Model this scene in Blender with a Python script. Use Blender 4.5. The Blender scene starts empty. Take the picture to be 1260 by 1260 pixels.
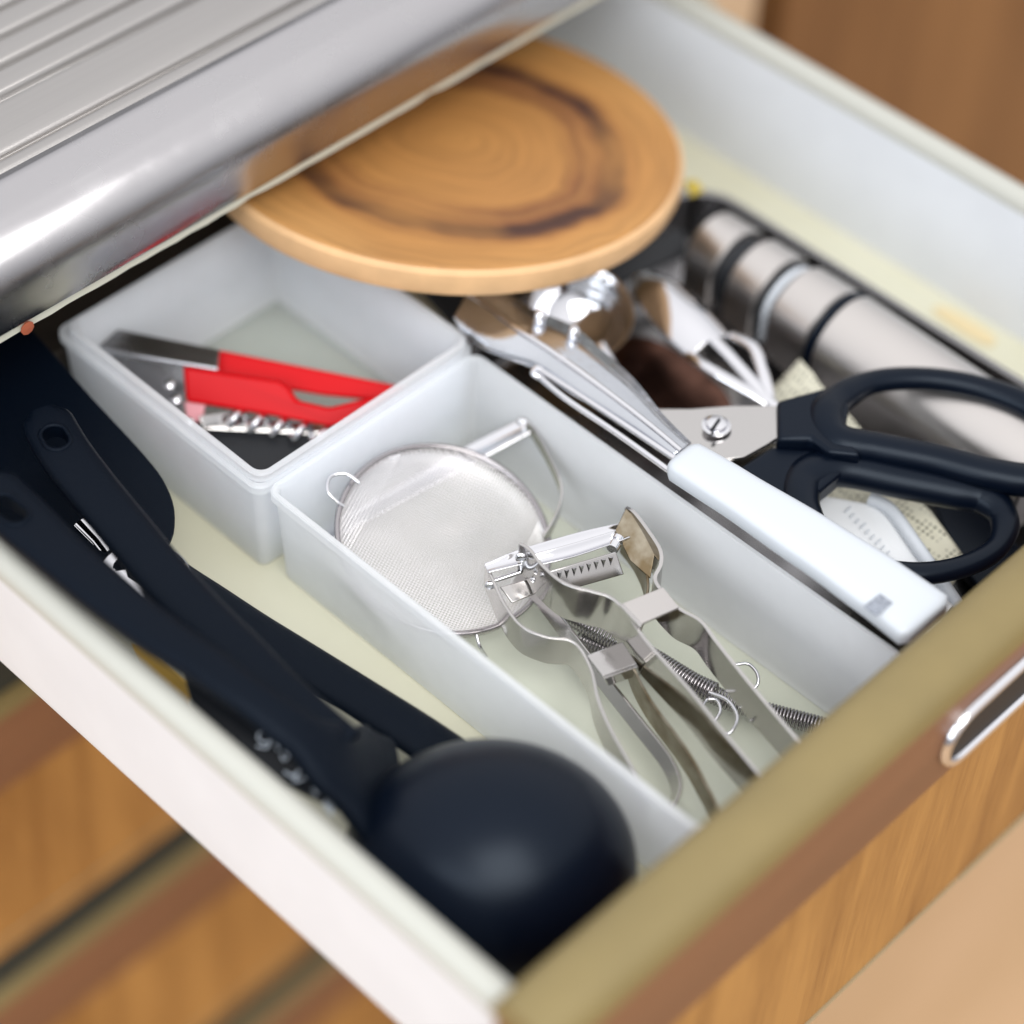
import bpy, bmesh, math, random
from mathutils import Vector, Matrix
random.seed(7)
scene = bpy.context.scene
COL = scene.collection
# ------------------------------------------------------------------ camera
# measured from the vanishing points of the drawer: X = width, Y = towards the cabinet, Z = up (metres)
RX = Vector((0.6993, -0.5024, 0.5085)); RY = Vector((-0.7136, -0.5313, 0.4565)); RZ = Vector((0.0408, -0.6821, -0.7301))
FPX = 2930.1
CAM = Vector((-0.4039, -0.4926, 0.7138))
right = Vector((RX.x, RY.x, RZ.x)).normalized(); down = Vector((RX.y, RY.y, RZ.y)); down = (down - right*down.dot(right)).normalized()
fwd = right.cross(down)
cd = bpy.data.cameras.new('camera'); cam = bpy.data.objects.new('camera', cd); COL.objects.link(cam)
M3 = Matrix((right, -down, -fwd)).transposed()
cam.matrix_world = Matrix.Translation(CAM) @ M3.to_4x4()
cd.sensor_width = 36; cd.lens = FPX/1260*36; cd.clip_start = .02; cd.clip_end = 50
cd.dof.use_dof = True; cd.dof.focus_distance = 0.905; cd.dof.aperture_fstop = 2.35
scene.camera = cam
scene.render.resolution_x = 1024; scene.render.resolution_y = 1024
# ------------------------------------------------------------------ light
scene.view_settings.view_transform = 'Standard'; scene.view_settings.look = 'None'
scene.view_settings.exposure = 0.16; scene.view_settings.gamma = 1
w = bpy.data.worlds.new('World'); scene.world = w; w.use_nodes = True
bg = w.node_tree.nodes['Background']; bg.inputs[1].default_value = 1.0
# soft room: dim warm floor side, grey walls, bright ceiling
_tc = w.node_tree.nodes.new('ShaderNodeTexCoord'); _sx = w.node_tree.nodes.new('ShaderNodeSeparateXYZ'); _rp = w.node_tree.nodes.new('ShaderNodeValToRGB')
_mr = w.node_tree.nodes.new('ShaderNodeMapRange'); _mr.inputs['From Min'].default_value = -1
w.node_tree.links.new(_tc.outputs['Generated'], _sx.inputs[0]); w.node_tree.links.new(_sx.outputs['Z'], _mr.inputs[0]); w.node_tree.links.new(_mr.outputs[0], _rp.inputs[0])
_e = _rp.color_ramp.elements; _e[0].position = .3; _e[0].color = (.21, .20, .19, 1); _e[1].position = 1; _e[1].color = (1.22, 1.21, 1.22, 1)
_q = _e.new(.5); _q.color = (.42, .42, .44, 1); _q = _e.new(.68); _q.color = (.92, .92, .94, 1)
w.node_tree.links.new(_rp.outputs[0], bg.inputs[0])
def area(name, loc, tgt, sx, sy, power, color):
    l = bpy.data.lights.new(name, 'AREA'); l.shape = 'RECTANGLE'; l.size = sx; l.size_y = sy; l.energy = power; l.color = color
    o = bpy.data.objects.new(name, l); COL.objects.link(o); o.location = loc
    o.rotation_euler = (Vector(tgt)-Vector(loc)).to_track_quat('-Z', 'Y').to_euler()
    return o
area('window_light', (-1.5, -.45, .80), (0, -.05, 0), 1.1, 1.2, 12.5, (.86, .93, 1))
area('rear_window_light', (-.55, -1.05, 1.55), (0, -.05, 0), 1.1, 1.1, 20, (1, .985, .96))
# ------------------------------------------------------------------ helpers
def P(px, py, z):
    d = RX*0
    r = Vector((px-630, py-630, FPX)); d = Vector((RX.dot(r), RY.dot(r), RZ.dot(r)))
    return CAM + d*((z-CAM.z)/d.z)
def V(*a): return Vector(a)
def spl(pts, n=8, closed=False):
    pts = [Vector(p) for p in pts]; out = []; N = len(pts)
    for i in range(N if closed else N-1):
        if closed: a, b, c, d = (pts[(i+k-1) % N] for k in range(4))
        else: a, b, c, d = pts[max(i-1, 0)], pts[i], pts[i+1], pts[min(i+2, N-1)]
        for k in range(n):
            t = k/n
            out.append(.5*((2*b)+(c-a)*t+(2*a-5*b+4*c-d)*t*t+(3*b-a-3*c+d)*t**3))
    if not closed: out.append(pts[-1].copy())
    return out
def lerpl(vals, n):
    out = []
    for i in range(n):
        t = i/(n-1)*(len(vals)-1); k = min(int(t), len(vals)-2); f = t-k
        f2 = f*f*(3-2*f); out.append(vals[k]*(1-f2)+vals[k+1]*f2)
    return out
def finish(name, verts, faces, mat, parent=None, smooth=True, ang=35, bevel=0, subsurf=0, solid=0, kind=None):
    me = bpy.data.meshes.new(name); me.from_pydata([tuple(v) for v in verts], [], faces); me.validate()
    bm = bmesh.new(); bm.from_mesh(me)
    if not solid: bmesh.ops.recalc_face_normals(bm, faces=bm.faces)
    bm.to_mesh(me); bm.free()
    me.materials.append(mat)
    if smooth:
        me.polygons.foreach_set('use_smooth', [True]*len(me.polygons))
        me.set_sharp_from_angle(angle=math.radians(ang))
    o = bpy.data.objects.new(name, me); COL.objects.link(o)
    if parent: o.parent = parent
    if solid:
        m = o.modifiers.new('s', 'SOLIDIFY'); m.thickness = solid; m.offset = 0
    if bevel:
        m = o.modifiers.new('b', 'BEVEL'); m.width = bevel; m.segments = 3; m.limit_method = 'ANGLE'; m.angle_limit = math.radians(30)
    if subsurf:
        m = o.modifiers.new('d', 'SUBSURF'); m.levels = subsurf; m.render_levels = subsurf
    if kind: o['kind'] = kind
    return o
def box(name, a, b, mat, parent=None, bevel=.0006, kind=None):
    x0, y0, z0 = a; x1, y1, z1 = b
    vs = [(x, y, z) for z in (z0, z1) for y in (y0, y1) for x in (x0, x1)]
    fs = [(0, 2, 3, 1), (4, 5, 7, 6), (0, 1, 5, 4), (2, 6, 7, 3), (0, 4, 6, 2), (1, 3, 7, 5)]
    return finish(name, vs, fs, mat, parent, bevel=bevel, kind=kind)
def extrude_x(name, prof, x0, x1, mat, parent=None, bevel=0, ang=50):
    n = len(prof)
    vs = [(x0, y, z) for y, z in prof]+[(x1, y, z) for y, z in prof]
    fs = [tuple(range(n)), tuple(range(2*n-1, n-1, -1))]+[(i, n+i, n+(i+1) % n, (i+1) % n) for i in range(n)]
    return finish(name, vs, fs, mat, parent, ang=ang, bevel=bevel)
def extrude_y(name, prof, y0, y1, mat, parent=None, ang=50):
    n = len(prof)
    vs = [(x, y0, z) for x, z in prof]+[(x, y1, z) for x, z in prof]
    fs = [tuple(range(n)), tuple(range(2*n-1, n-1, -1))]+[(i, n+i, n+(i+1) % n, (i+1) % n) for i in range(n)]
    return finish(name, vs, fs, mat, parent, ang=ang)
def tube_geo(path, rad, seg=10, closed=False, flat=1.0, up=None, caps=True):
    n = len(path); rad = rad if isinstance(rad, (list, tuple)) else [rad]*n
    if len(rad) != n: rad = lerpl(list(rad), n)
    vs = []; fs = []; prev = None
    for i, p in enumerate(path):
        if closed: t = path[(i+1) % n]-path[i-1]
        else: t = path[min(i+1, n-1)]-path[max(i-1, 0)]
        t = t.normalized() if t.length > 1e-12 else V(1, 0, 0)
        if up is not None: side = t.cross(up).normalized()
        else:
            if prev is None: prev = t.orthogonal()
            side = (prev-t*prev.dot(t)).normalized(); prev = side
        nn = side.cross(t).normalized()
        for k in range(seg):
            a = 2*math.pi*k/seg
            vs.append(p+side*math.cos(a)*rad[i]+nn*math.sin(a)*rad[i]*flat)
    for i in range(n if closed else n-1):
        j = (i+1) % n
        for k in range(seg):
            k2 = (k+1) % seg
            fs.append((i*seg+k, i*seg+k2, j*seg+k2, j*seg+k))
    if caps and not closed:
        fs.append(tuple(range(seg))); fs.append(tuple((n-1)*seg+k for k in range(seg)))
    return vs, fs
def merge(parts):
    vs = []; fs = []
    for v, f in parts:
        b = len(vs); vs += v; fs += [tuple(i+b for i in q) for q in f]
    return vs, fs
def tube(name, path, rad, mat, parent=None, seg=12, closed=False, flat=1.0, up=None, ang=50, subsurf=0):
    vs, fs = tube_geo(path, rad, seg, closed, flat, up)
    return finish(name, vs, fs, mat, parent, ang=ang, subsurf=subsurf)
def strip(name, top, h, t, mat, parent=None, n=10, lean=0.0, bevel=.00035):
    """flat metal band standing on edge: top = its upper edge line"""
    path = spl(top, n); N = len(path)
    hs = h if isinstance(h, (list, tuple)) else [h, h]
    hs = lerpl(list(hs), N); vs = []
    for i, p in enumerate(path):
        d = (path[min(i+1, N-1)]-path[max(i-1, 0)]).normalized()
        side = d.cross(V(0, 0, 1)).normalized()
        dn = (V(0, 0, -1)+side*lean); dn = (dn-d*dn.dot(d)).normalized()
        s2 = d.cross(dn).normalized()
        for a, b in ((0, -1), (0, 1), (1, 1), (1, -1)):
            vs.append(p+dn*hs[i]*a+s2*t*.5*b)
    fs = [(0, 1, 2, 3), tuple(4*(N-1)+k for k in (3, 2, 1, 0))]
    for i in range(N-1):
        for k in range(4):
            k2 = (k+1) % 4
            fs.append((4*i+k, 4*i+k2, 4*i+4+k2, 4*i+4+k))
    return finish(name, vs, fs, mat, parent, ang=40, bevel=bevel)
def slab(name, top, th, mat, parent=None, bevel=.0004, smooth_n=0, ang=35, subsurf=0):
    """plate with a polygonal outline, thickness downwards"""
    top = spl(top, smooth_n, True) if smooth_n else [Vector(p) for p in top]
    n = len(top); nn = V(0, 0, 0)
    for i in range(n): nn += top[i].cross(top[(i+1) % n])
    nn.normalize()
    if nn.z < 0: nn = -nn
    vs = top+[p-nn*th for p in top]
    fs = [tuple(range(n)), tuple(range(2*n-1, n-1, -1))]+[(i, (i+1) % n, n+(i+1) % n, n+i) for i in range(n)]
    return finish(name, vs, fs, mat, parent, bevel=bevel, ang=ang, subsurf=subsurf)
def channel(name, path, widths, sag, th, mat, parent=None, n=8, seg=8, tilt=None):
    """dished metal strip: cross-section is an arc sagging by sag (list)"""
    c = spl(path, n); N = len(c); ws = lerpl(list(widths), N); sg = lerpl(list(sag), N); vs = []
    for i, p in enumerate(c):
        d = (c[min(i+1, N-1)]-c[max(i-1, 0)]).normalized()
        upv = tilt or V(0, 0, 1)
        s = d.cross(upv).normalized(); u = s.cross(d).normalized()
        for k in range(seg+1):
            q = k/seg*2-1
            vs.append(p+s*q*ws[i]*.5-u*sg[i]*(1-q*q))
    fs = [(i*(seg+1)+k, i*(seg+1)+k+1, (i+1)*(seg+1)+k+1, (i+1)*(seg+1)+k) for i in range(N-1) for k in range(seg)]
    return finish(name, vs, fs, mat, parent, solid=th, ang=60, subsurf=1)
def lathe(name, prof, loc, axis, mat, parent=None, seg=48, ang=35):
    """prof: (radius, height) list"""
    ax = Vector(axis).normalized(); u = ax.orthogonal().normalized(); v = ax.cross(u); loc = Vector(loc); vs = []; fs = []
    for r, h in prof:
        for k in range(seg):
            a = 2*math.pi*k/seg; vs.append(loc+ax*h+(u*math.cos(a)+v*math.sin(a))*max(r, 1e-5))
    for i in range(len(prof)-1):
        for k in range(seg):
            k2 = (k+1) % seg; fs.append((i*seg+k, i*seg+k2, (i+1)*seg+k2, (i+1)*seg+k))
    fs.append(tuple(range(seg))); fs.append(tuple((len(prof)-1)*seg+k for k in range(seg)))
    return finish(name, vs, fs, mat, parent, ang=ang)
def rring(x0, y0, x1, y1, r, z, n=7):
    out = []
    for cx, cy, a0 in ((x1-r, y1-r, 0), (x0+r, y1-r, 90), (x0+r, y0+r, 180), (x1-r, y0+r, 270)):
        for k in range(n+1):
            a = math.radians(a0+90*k/n); out.append(V(cx+r*math.cos(a), cy+r*math.sin(a), z))
    return out
def loft(name, rings, mat, parent=None, cap0=True, cap1=True, ang=40):
    n = len(rings[0]); vs = [p for r in rings for p in r]; fs = []
    for i in range(len(rings)-1):
        for k in range(n):
            k2 = (k+1) % n; fs.append((i*n+k, i*n+k2, (i+1)*n+k2, (i+1)*n+k))
    if cap0: fs.append(tuple(range(n)))
    if cap1: fs.append(tuple((len(rings)-1)*n+k for k in range(n)))
    return finish(name, vs, fs, mat, parent, ang=ang)
def bin_mesh(name, x0, y0, x1, y1, zb, zt, mat, parent, taper=.004, r=.0056, lip=.0016, th=.0013):
    def R(ins, z): return rring(x0+lip+ins, y0+lip+ins, x1-lip-ins, y1-lip-ins, max(r-ins*.6, .002), z)
    H = zt-zb
    rings = [R(taper+.002, zb), R(taper+.0005, zb+.001), R(taper, zb+.0025), R(taper*.5, zb+H*.5), R(0, zt-.0042),
             R(-lip, zt-.0040), R(-lip, zt-.0006), R(-lip+.0006, zt), R(.0006, zt), R(th, zt-.0008),
             R(taper*.5+th, zb+H*.5), R(taper+th, zb+.004), R(taper+th+.0015, zb+.002)]
    o = loft(name, rings, mat, parent)
    o.data.materials.append(M_ppb)
    for p in o.data.polygons:
        if len(p.vertices) > 8: p.material_index = 1
    return o
def thing(name, label, cat, loc=(0, 0, 0), group=None):
    o = bpy.data.objects.new(name, None); COL.objects.link(o); o.empty_display_size = .01
    o['label'] = label; o['category'] = cat
    if group: o['group'] = group
    return o
def tag(o, label, cat, group=None):
    o['label'] = label; o['category'] = cat
    if group: o['group'] = group
    return o
# ------------------------------------------------------------------ materials
def mat(name, col, rough=.5, metal=0, bump=0, bscale=200, stretch=(1, 1, 1), var=0, vscale=20, spec=.5, col2=None, rvar=0, coat=0, tint=None, bdist=.0005):
    m = bpy.data.materials.new(name); m.use_nodes = True; nt = m.node_tree; b = nt.nodes['Principled BSDF']
    b.inputs['Base Color'].default_value = (*col, 1); b.inputs['Roughness'].default_value = rough; b.inputs['Metallic'].default_value = metal
    b.inputs['Specular IOR Level'].default_value = spec; b.inputs['Coat Weight'].default_value = coat
    if tint: b.inputs['Specular Tint'].default_value = (*tint, 1)
    tc = nt.nodes.new('ShaderNodeTexCoord'); mp = nt.nodes.new('ShaderNodeMapping'); mp.inputs['Scale'].default_value = stretch
    nt.links.new(tc.outputs['Object'], mp.inputs['Vector'])
    if bump:
        n = nt.nodes.new('ShaderNodeTexNoise'); n.inputs['Scale'].default_value = bscale; n.inputs['Detail'].default_value = 4
        nt.links.new(mp.outputs[0], n.inputs['Vector'])
        bp = nt.nodes.new('ShaderNodeBump'); bp.inputs['Strength'].default_value = bump; bp.inputs['Distance'].default_value = bdist
        nt.links.new(n.outputs['Fac'], bp.inputs['Height']); nt.links.new(bp.outputs[0], b.inputs['Normal'])
    if var or rvar:
        n = nt.nodes.new('ShaderNodeTexNoise'); n.inputs['Scale'].default_value = vscale; n.inputs['Detail'].default_value = 6
        nt.links.new(mp.outputs[0], n.inputs['Vector'])
        if var:
            rp = nt.nodes.new('ShaderNodeValToRGB'); c2 = col2 or tuple(c*(1-var) for c in col)
            rp.color_ramp.elements[0].position = .35; rp.color_ramp.elements[0].color = (*c2, 1)
            rp.color_ramp.elements[1].position = .65; rp.color_ramp.elements[1].color = (*col, 1)
            nt.links.new(n.outputs['Fac'], rp.inputs[0]); nt.links.new(rp.outputs[0], b.inputs['Base Color'])
        if rvar:
            mr = nt.nodes.new('ShaderNodeMapRange'); mr.inputs['From Min'].default_value = .3; mr.inputs['From Max'].default_value = .7
            mr.inputs['To Min'].default_value = max(rough-rvar, .03); mr.inputs['To Max'].default_value = rough+rvar
            nt.links.new(n.outputs['Fac'], mr.inputs[0]); nt.links.new(mr.outputs[0], b.inputs['Roughness'])
    return m
def wood(name, c1, c2, scale=(60, 60, 3), rough=.45, dist=2.0):
    m = bpy.data.materials.new(name); m.use_nodes = True; nt = m.node_tree; b = nt.nodes['Principled BSDF']
    tc = nt.nodes.new('ShaderNodeTexCoord'); mp = nt.nodes.new('ShaderNodeMapping'); mp.inputs['Scale'].default_value = scale
    nt.links.new(tc.outputs['Object'], mp.inputs['Vector'])
    n = nt.nodes.new('ShaderNodeTexNoise'); n.inputs['Scale'].default_value = 1; n.inputs['Detail'].default_value = 8; n.inputs['Distortion'].default_value = .4
    n2 = nt.nodes.new('ShaderNodeTexNoise'); n2.inputs['Scale'].default_value = 9; n2.inputs['Detail'].default_value = 3
    nt.links.new(mp.outputs[0], n.inputs['Vector']); nt.links.new(mp.outputs[0], n2.inputs['Vector'])
    mx = nt.nodes.new('ShaderNodeMath'); mx.operation = 'MULTIPLY_ADD'; mx.inputs[1].default_value = .35
    nt.links.new(n2.outputs['Fac'], mx.inputs[0]); nt.links.new(n.outputs['Fac'], mx.inputs[2])
    rp = nt.nodes.new('ShaderNodeValToRGB'); rp.color_ramp.elements[0].position = .48; rp.color_ramp.elements[0].color = (*c2, 1)
    rp.color_ramp.elements[1].position = .82; rp.color_ramp.elements[1].color = (*c1, 1)
    nt.links.new(mx.outputs[0], rp.inputs[0]); nt.links.new(rp.outputs[0], b.inputs['Base Color'])
    b.inputs['Roughness'].default_value = rough
    bp = nt.nodes.new('ShaderNodeBump'); bp.inputs['Strength'].default_value = .15; bp.inputs['Distance'].default_value = .0005
    nt.links.new(n2.outputs['Fac'], bp.inputs['Height']); nt.links.new(bp.outputs[0], b.inputs['Normal'])
    return m
def poly(name, col, trans=.5, rough=.45):
    m = bpy.data.materials.new(name); m.use_nodes = True; nt = m.node_tree; b = nt.nodes['Principled BSDF']
    b.inputs['Base Color'].default_value = (*col, 1); b.inputs['Roughness'].default_value = .28; b.inputs['IOR'].default_value = 1.45
    tl = nt.nodes.new('ShaderNodeBsdfTranslucent'); tl.inputs[0].default_value = (*col, 1)
    rf = nt.nodes.new('ShaderNodeBsdfTransparent'); rf.inputs['Color'].default_value = (.97, .985, 1, 1)
    m1 = nt.nodes.new('ShaderNodeMixShader'); m1.inputs[0].default_value = .52
    m2 = nt.nodes.new('ShaderNodeMixShader'); m2.inputs[0].default_value = trans
    nt.links.new(b.outputs[0], m1.inputs[1]); nt.links.new(tl.outputs[0], m1.inputs[2])
    nt.links.new(m1.outputs[0], m2.inputs[1]); nt.links.new(rf.outputs[0], m2.inputs[2])
    nt.links.new(m2.outputs[0], nt.nodes['Material Output'].inputs[0])
    tc = nt.nodes.new('ShaderNodeTexCoord')
    n = nt.nodes.new('ShaderNodeTexNoise'); n.inputs['Scale'].default_value = 60; n.inputs['Detail'].default_value = 5
    nt.links.new(tc.outputs['Object'], n.inputs['Vector'])
    mr = nt.nodes.new('ShaderNodeMapRange'); mr.inputs['To Min'].default_value = trans-.04; mr.inputs['To Max'].default_value = trans+.05
    nt.links.new(n.outputs['Fac'], mr.inputs[0]); nt.links.new(mr.outputs[0], m2.inputs[0])
    mp = nt.nodes.new('ShaderNodeMapping'); mp.inputs['Scale'].default_value = (260, 40, 90); mp.inputs['Rotation'].default_value = (.3, .5, .7)
    nt.links.new(tc.outputs['Object'], mp.inputs[0])
    n5 = nt.nodes.new('ShaderNodeTexNoise'); n5.inputs['Scale'].default_value = 1; n5.inputs['Detail'].default_value = 6; nt.links.new(mp.outputs[0], n5.inputs[0])
    b5 = nt.nodes.new('ShaderNodeBump'); b5.inputs['Strength'].default_value = .35; b5.inputs['Distance'].default_value = .0003
    nt.links.new(n5.outputs['Fac'], b5.inputs['Height']); nt.links.new(b5.outputs[0], b.inputs['Normal']); nt.links.new(b5.outputs[0], tl.inputs['Normal'])
    return m
M_white = mat('white_laminate', (.74, .765, .81), .35, var=.04, vscale=35, bump=.04, bscale=60)
M_lip = mat('shaded_cream_capping', (.45, .452, .41), .38, bump=.04, bscale=60)  # wall tops toned down, their weaker light painted into the colour
M_floor = mat('cream_drawer_liner', (.68, .67, .53), .5, var=.08, vscale=9, col2=(.62, .605, .46), bump=.05, bscale=90)
M_front = wood('oak_veneer', (.45, .23, .060), (.27, .120, .024), (45, 45, 4))
M_door = wood('shaded_oak_veneer', (.25, .12, .042), (.16, .07, .022), (22, 22, 2))  # oak darkened to paint the counter's shade into the door colour
M_floorw = wood('pale_wood_flooring', (.60, .39, .22), (.52, .33, .17), (3, 18, 3), .5)
M_trimcap = mat('olive_trim', (.215, .163, .064), .42, var=.1, vscale=30, bump=.05)
M_trimface = mat('brown_trim', (.225, .100, .048), .45, var=.12, vscale=25, bump=.05, stretch=(1, 1, 10))
M_edge = mat('pale_edge_band', (.34, .26, .15), .4)
M_dark = mat('gap_shade', (.02, .025, .02), .8)  # near-black stands in for the shade in the cabinet gaps
M_cream = mat('cream_carcass', (.62, .62, .52), .5, var=.05)
M_steel = mat('brushed_counter_steel', (.40, .385, .375), .36, 1, bump=.30, bscale=60, stretch=(.15, 45, 45), rvar=.08, vscale=12)
M_bull = mat('polished_counter_steel', (.45, .44, .45), .25, 1, bump=.12, bscale=22, rvar=.06, vscale=60, bdist=.001)
M_brush = mat('brushed_steel', (.60, .57, .55), .33, 1, bump=.05, bscale=600, rvar=.04, vscale=60, bdist=.0001)
M_sat = mat('satin_peeler_steel', (.50, .485, .475), .15, 1, bump=.02, bscale=900, rvar=.03, vscale=150, bdist=.0001)
M_chrome = mat('chrome', (.70, .70, .73), .07, 1, bump=.04, bscale=120, rvar=.04, vscale=200)
M_rust = mat('stained_steel', (.33, .30, .24), .33, 1, bump=.15, bscale=300, var=.6, vscale=90, col2=(.16, .12, .07), bdist=.0003)
M_spring = mat('dark_spring_steel', (.38, .36, .37), .2, 1)
M_tray = mat('tray_steel', (.27, .265, .27), .26, 1, rvar=.08, vscale=30)
M_nylon = mat('black_nylon', (.0014, .0032, .0075), .38, bump=1.0, bscale=2200, spec=.12, bdist=.00025, tint=(.74, .86, 1))
M_nylon_s = mat('smooth_black_nylon', (.0013, .0032, .0085), .33, bump=.2, bscale=1800, spec=.22, bdist=.0002, tint=(.74, .86, 1))
M_blackm = mat('matte_black', (.01, .012, .016), .6)
M_red = mat('red_plastic', (.56, .002, .006), .35, bump=.05, bscale=300, spec=.18)
M_board = None
M_plast = mat('white_plastic', (.54, .575, .62), .30, bump=.03, bscale=100)
M_plast2 = mat('greyish_plastic', (.72, .74, .76), .35)
M_pp = poly('frosted_polypropylene', (.965, .98, 1.0), .36, .38)
M_ppb = poly('clear_polypropylene_base', (.95, .96, .94), .82, .2)
M_amber = mat('amber_card', (.55, .34, .06), .5)
M_pink = mat('pink_plastic', (.7, .3, .33), .3)
M_grey = mat('grey_emblem', (.33, .36, .42), .4, var=.5, vscale=900)
M_rustspot = mat('copper_chip', (.36, .09, .04), .6)
M_script = mat('silver_print', (.62, .70, .80), .35)
# ------------------------------------------------------------------ setting
box('floor', (-3, -3, -.79), (4, 3, -.75), M_floorw, bevel=0, kind='structure')
# base cabinet carcass
cab = thing('base_cabinet', 'cream cabinet carcass with brown oak door right of the open drawer', 'cabinet')
box('side_panel', (-.130, .142, -.75), (-.114, .62, .093), M_cream, cab)
box('stile', (.352, .136, -.75), (.4285, .62, .093), M_cream, cab)
box('back_panel', (-.113, .60, -.75), (.351, .619, .093), M_blackm, cab)
box('inner_panel', (.429, .165, -.75), (.458, .62, .0925), M_dark, cab)
box('top_rail', (-.113, .145, .0905), (.351, .62, .0945), M_dark, cab)
dr = box('cabinet_door', (.458, .11, -.72), (.98, .131, .088), M_door, cab, bevel=.002)
box('plinth', (-.113, .17, -.75), (.98, .19, -.722), M_dark, cab)
for k in range(3):
    z0 = .081-.2107*(k+1)+.0012
    box('shade_rail', (-.1125, .1135, z0), (.3515, .1425, z0+.0245), M_dark, cab, bevel=0)  # added dark strips paint the shade between the drawer fronts
# ------------------------------------------------------------------ drawer
def make_drawer():
    d = thing('kitchen_drawer', 'white open drawer with oak front and olive trim holding the utensils', 'drawer', group='drawers of the base cabinet')
    x0, x1, y0, y1 = -.098, .333, -.234, .24
    box('drawer_floor', (x0-.002, y0, -.004), (x1+.002, y1, 0), M_floor, d, bevel=0)
    def wall(xi, s):
        prof = [(0, -.0035), (0, .0638), (-.0110, .0638), (-.0110, .0105), (-.006, .0095), (-.006, -.0035)]
        w_ = extrude_y('side_wall', [(xi+s*a, z) for a, z in prof], y0+.0002, y1, M_white, d)
        prof = [(.0003, .0640), (.0002, .0665), (-.0012, .0692), (-.0035, .0706), (-.0060, .0710), (-.0085, .0703), (-.0102, .0690), (-.0112, .0668), (-.0113, .0640)]
        extrude_y('wall_capping', [(xi+s*a, z) for a, z in prof], y0+.0002, y1, M_lip, w_)
    wall(x0, 1); wall(x1, -1)
    box('back_wall', (x0+.0002, y1-.012, .0002), (x1-.0002, y1-.0002, .060), M_white, d)
    f = box('front_panel', (-.112, -.2578, -.0905), (.350, -.2362, .0205), M_front, d, bevel=.0008)
    box('edge_band', (-.1125, -.2588, -.0917), (.1415, -.2366, -.0908), M_edge, d, bevel=.0002)
    box('edge_band', (.1425, -.2594, -.0917), (.3505, -.2366, -.0908), M_edge, d, bevel=.0002)
    extrude_x('trim_face', [(-.2362, .0208), (-.2362, .0700), (-.2600, .0700), (-.2600, .0225), (-.2590, .0208)], -.112, .350, M_trimface, d)
    extrude_x('trim_cap', [(-.2340, .0702), (-.2340, .0745), (-.2352, .0775), (-.2375, .0795), (-.2420, .0808), (-.2480, .0810), (-.2535, .0800), (-.2575, .0775), (-.2600, .0735), (-.2603, .0702)], -.112, .350, M_trimcap, d)
    # recessed oval pull
    h = thing_part('handle', d)
    cx0, cx1, zc, r = .0905, .215, .0440, .0145
    def oval(y, rr, n=12):
        out = []
        for c, a0 in ((cx1, -90), (cx0+r, 90)):
            for k in range(n+1):
                a = math.radians(a0+180*k/n); out.append(V(c+rr*math.cos(a), y, zc+rr*math.sin(a)))
        return out
    loft('rim', [oval(-.2602, r+.001), oval(-.2622, r+.0009), oval(-.2632, r), oval(-.2630, r-.0022), oval(-.2612, r-.0028)], M_chrome, h, cap0=False, cap1=False)
    loft('recess', [oval(-.2614, r-.0026), oval(-.2604, r-.0028)], M_blackm, h)
    return d
def thing_part(name, parent):
    o = bpy.data.objects.new(name, None); COL.objects.link(o); o.parent = parent; o.empty_display_size = .01; return o
drawer = make_drawer()
def copy_tree(o, parent=None):
    c = o.copy(); COL.objects.link(c)
    if parent: c.parent = parent
    for ch in list(o.children): copy_tree(ch, c)
    return c
for k, lb in enumerate(('closed oak drawer front with brown trim just below the open drawer',
                        'closed oak drawer front at the bottom left of the photo, second below the open one',
                        'lowest closed oak drawer front of the base cabinet')):
    c = copy_tree(drawer); c.location = (0, .3703, -.2107*(k+1)); c['label'] = lb
    for ch in c.children:
        if ch.name.startswith('front_panel'): ch.scale.z = 1.1126; ch.location.z = -.0023
        if ch.name.startswith('handle'): ch.location.x = .075
# ------------------------------------------------------------------ counter
ct = thing('steel_counter', 'ribbed stainless steel drainboard with rounded shiny edge above the open drawer', 'counter')
CX0, CX1 = -.8, 1.2
g = []
g += [(.086, .1005), (.0835, .104), (.0830, .112)]
for k in range(9):
    a = math.radians(180-10*k*1.0); g.append((.083+.022+.022*math.cos(a), .118+.022*math.sin(a)))
g += [(.118, .1412), (.1238, .1413), (.1255, .1390), (.1285, .1386), (.1303, .1413), (.150, .1418)]
y = .1525
for k in range(24):
    g += [(y, .1414), (y+.0006, .1398), (y+.0012, .1388), (y+.0026, .1387), (y+.0038, .1400), (y+.0048, .1422), (y+.0062, .1429), (y+.0130, .1430), (y+.0148, .1427)]; y += .0155
g += [(.62, .1415)]
gs = [V(0, a, b) for a, b in g]
gs = spl(gs, 3)
n = len(gs); 
k_split = next(i for i, p in enumerate(gs) if p.y > .113)
def sheet(name, pts, m):
    vs = [V(CX0, p.y, p.z) for p in pts]+[V(CX1, p.y, p.z) for p in pts]; q = len(pts)
    o = finish(name, vs, [(i, i+1, q+i+1, q+i) for i in range(q-1)], m, ct, ang=80, solid=.0008)
    return o
sheet('rounded_edge', gs[:k_split+1], M_bull); sheet('ribbed_top', gs[k_split:], M_steel)
box('wooden_core', (CX0, .0885, .0975), (CX1, .62, .1200), M_cream, ct, bevel=.0003)
pts = []
N = 260
vs = []
for i in range(N):                                  # ragged cream strip under the steel edge
    x = CX0+(CX1-CX0)*i/(N-1); j = random.uniform(0, .0006)+(.0012 if random.random() < .12 else 0)
    vs += [V(x, .0862, .1000), V(x, .0862, .0962+j), V(x, .0884, .0962+j), V(x, .0884, .1000)]
fs = [(4*i+k, 4*i+(k+1) % 4, 4*i+4+(k+1) % 4, 4*i+4+k) for i in range(N-1) for k in range(4)]
finish('edge_strip', vs, fs, M_cream, ct, smooth=False)
c0 = P(30, 405, .0955)
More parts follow.
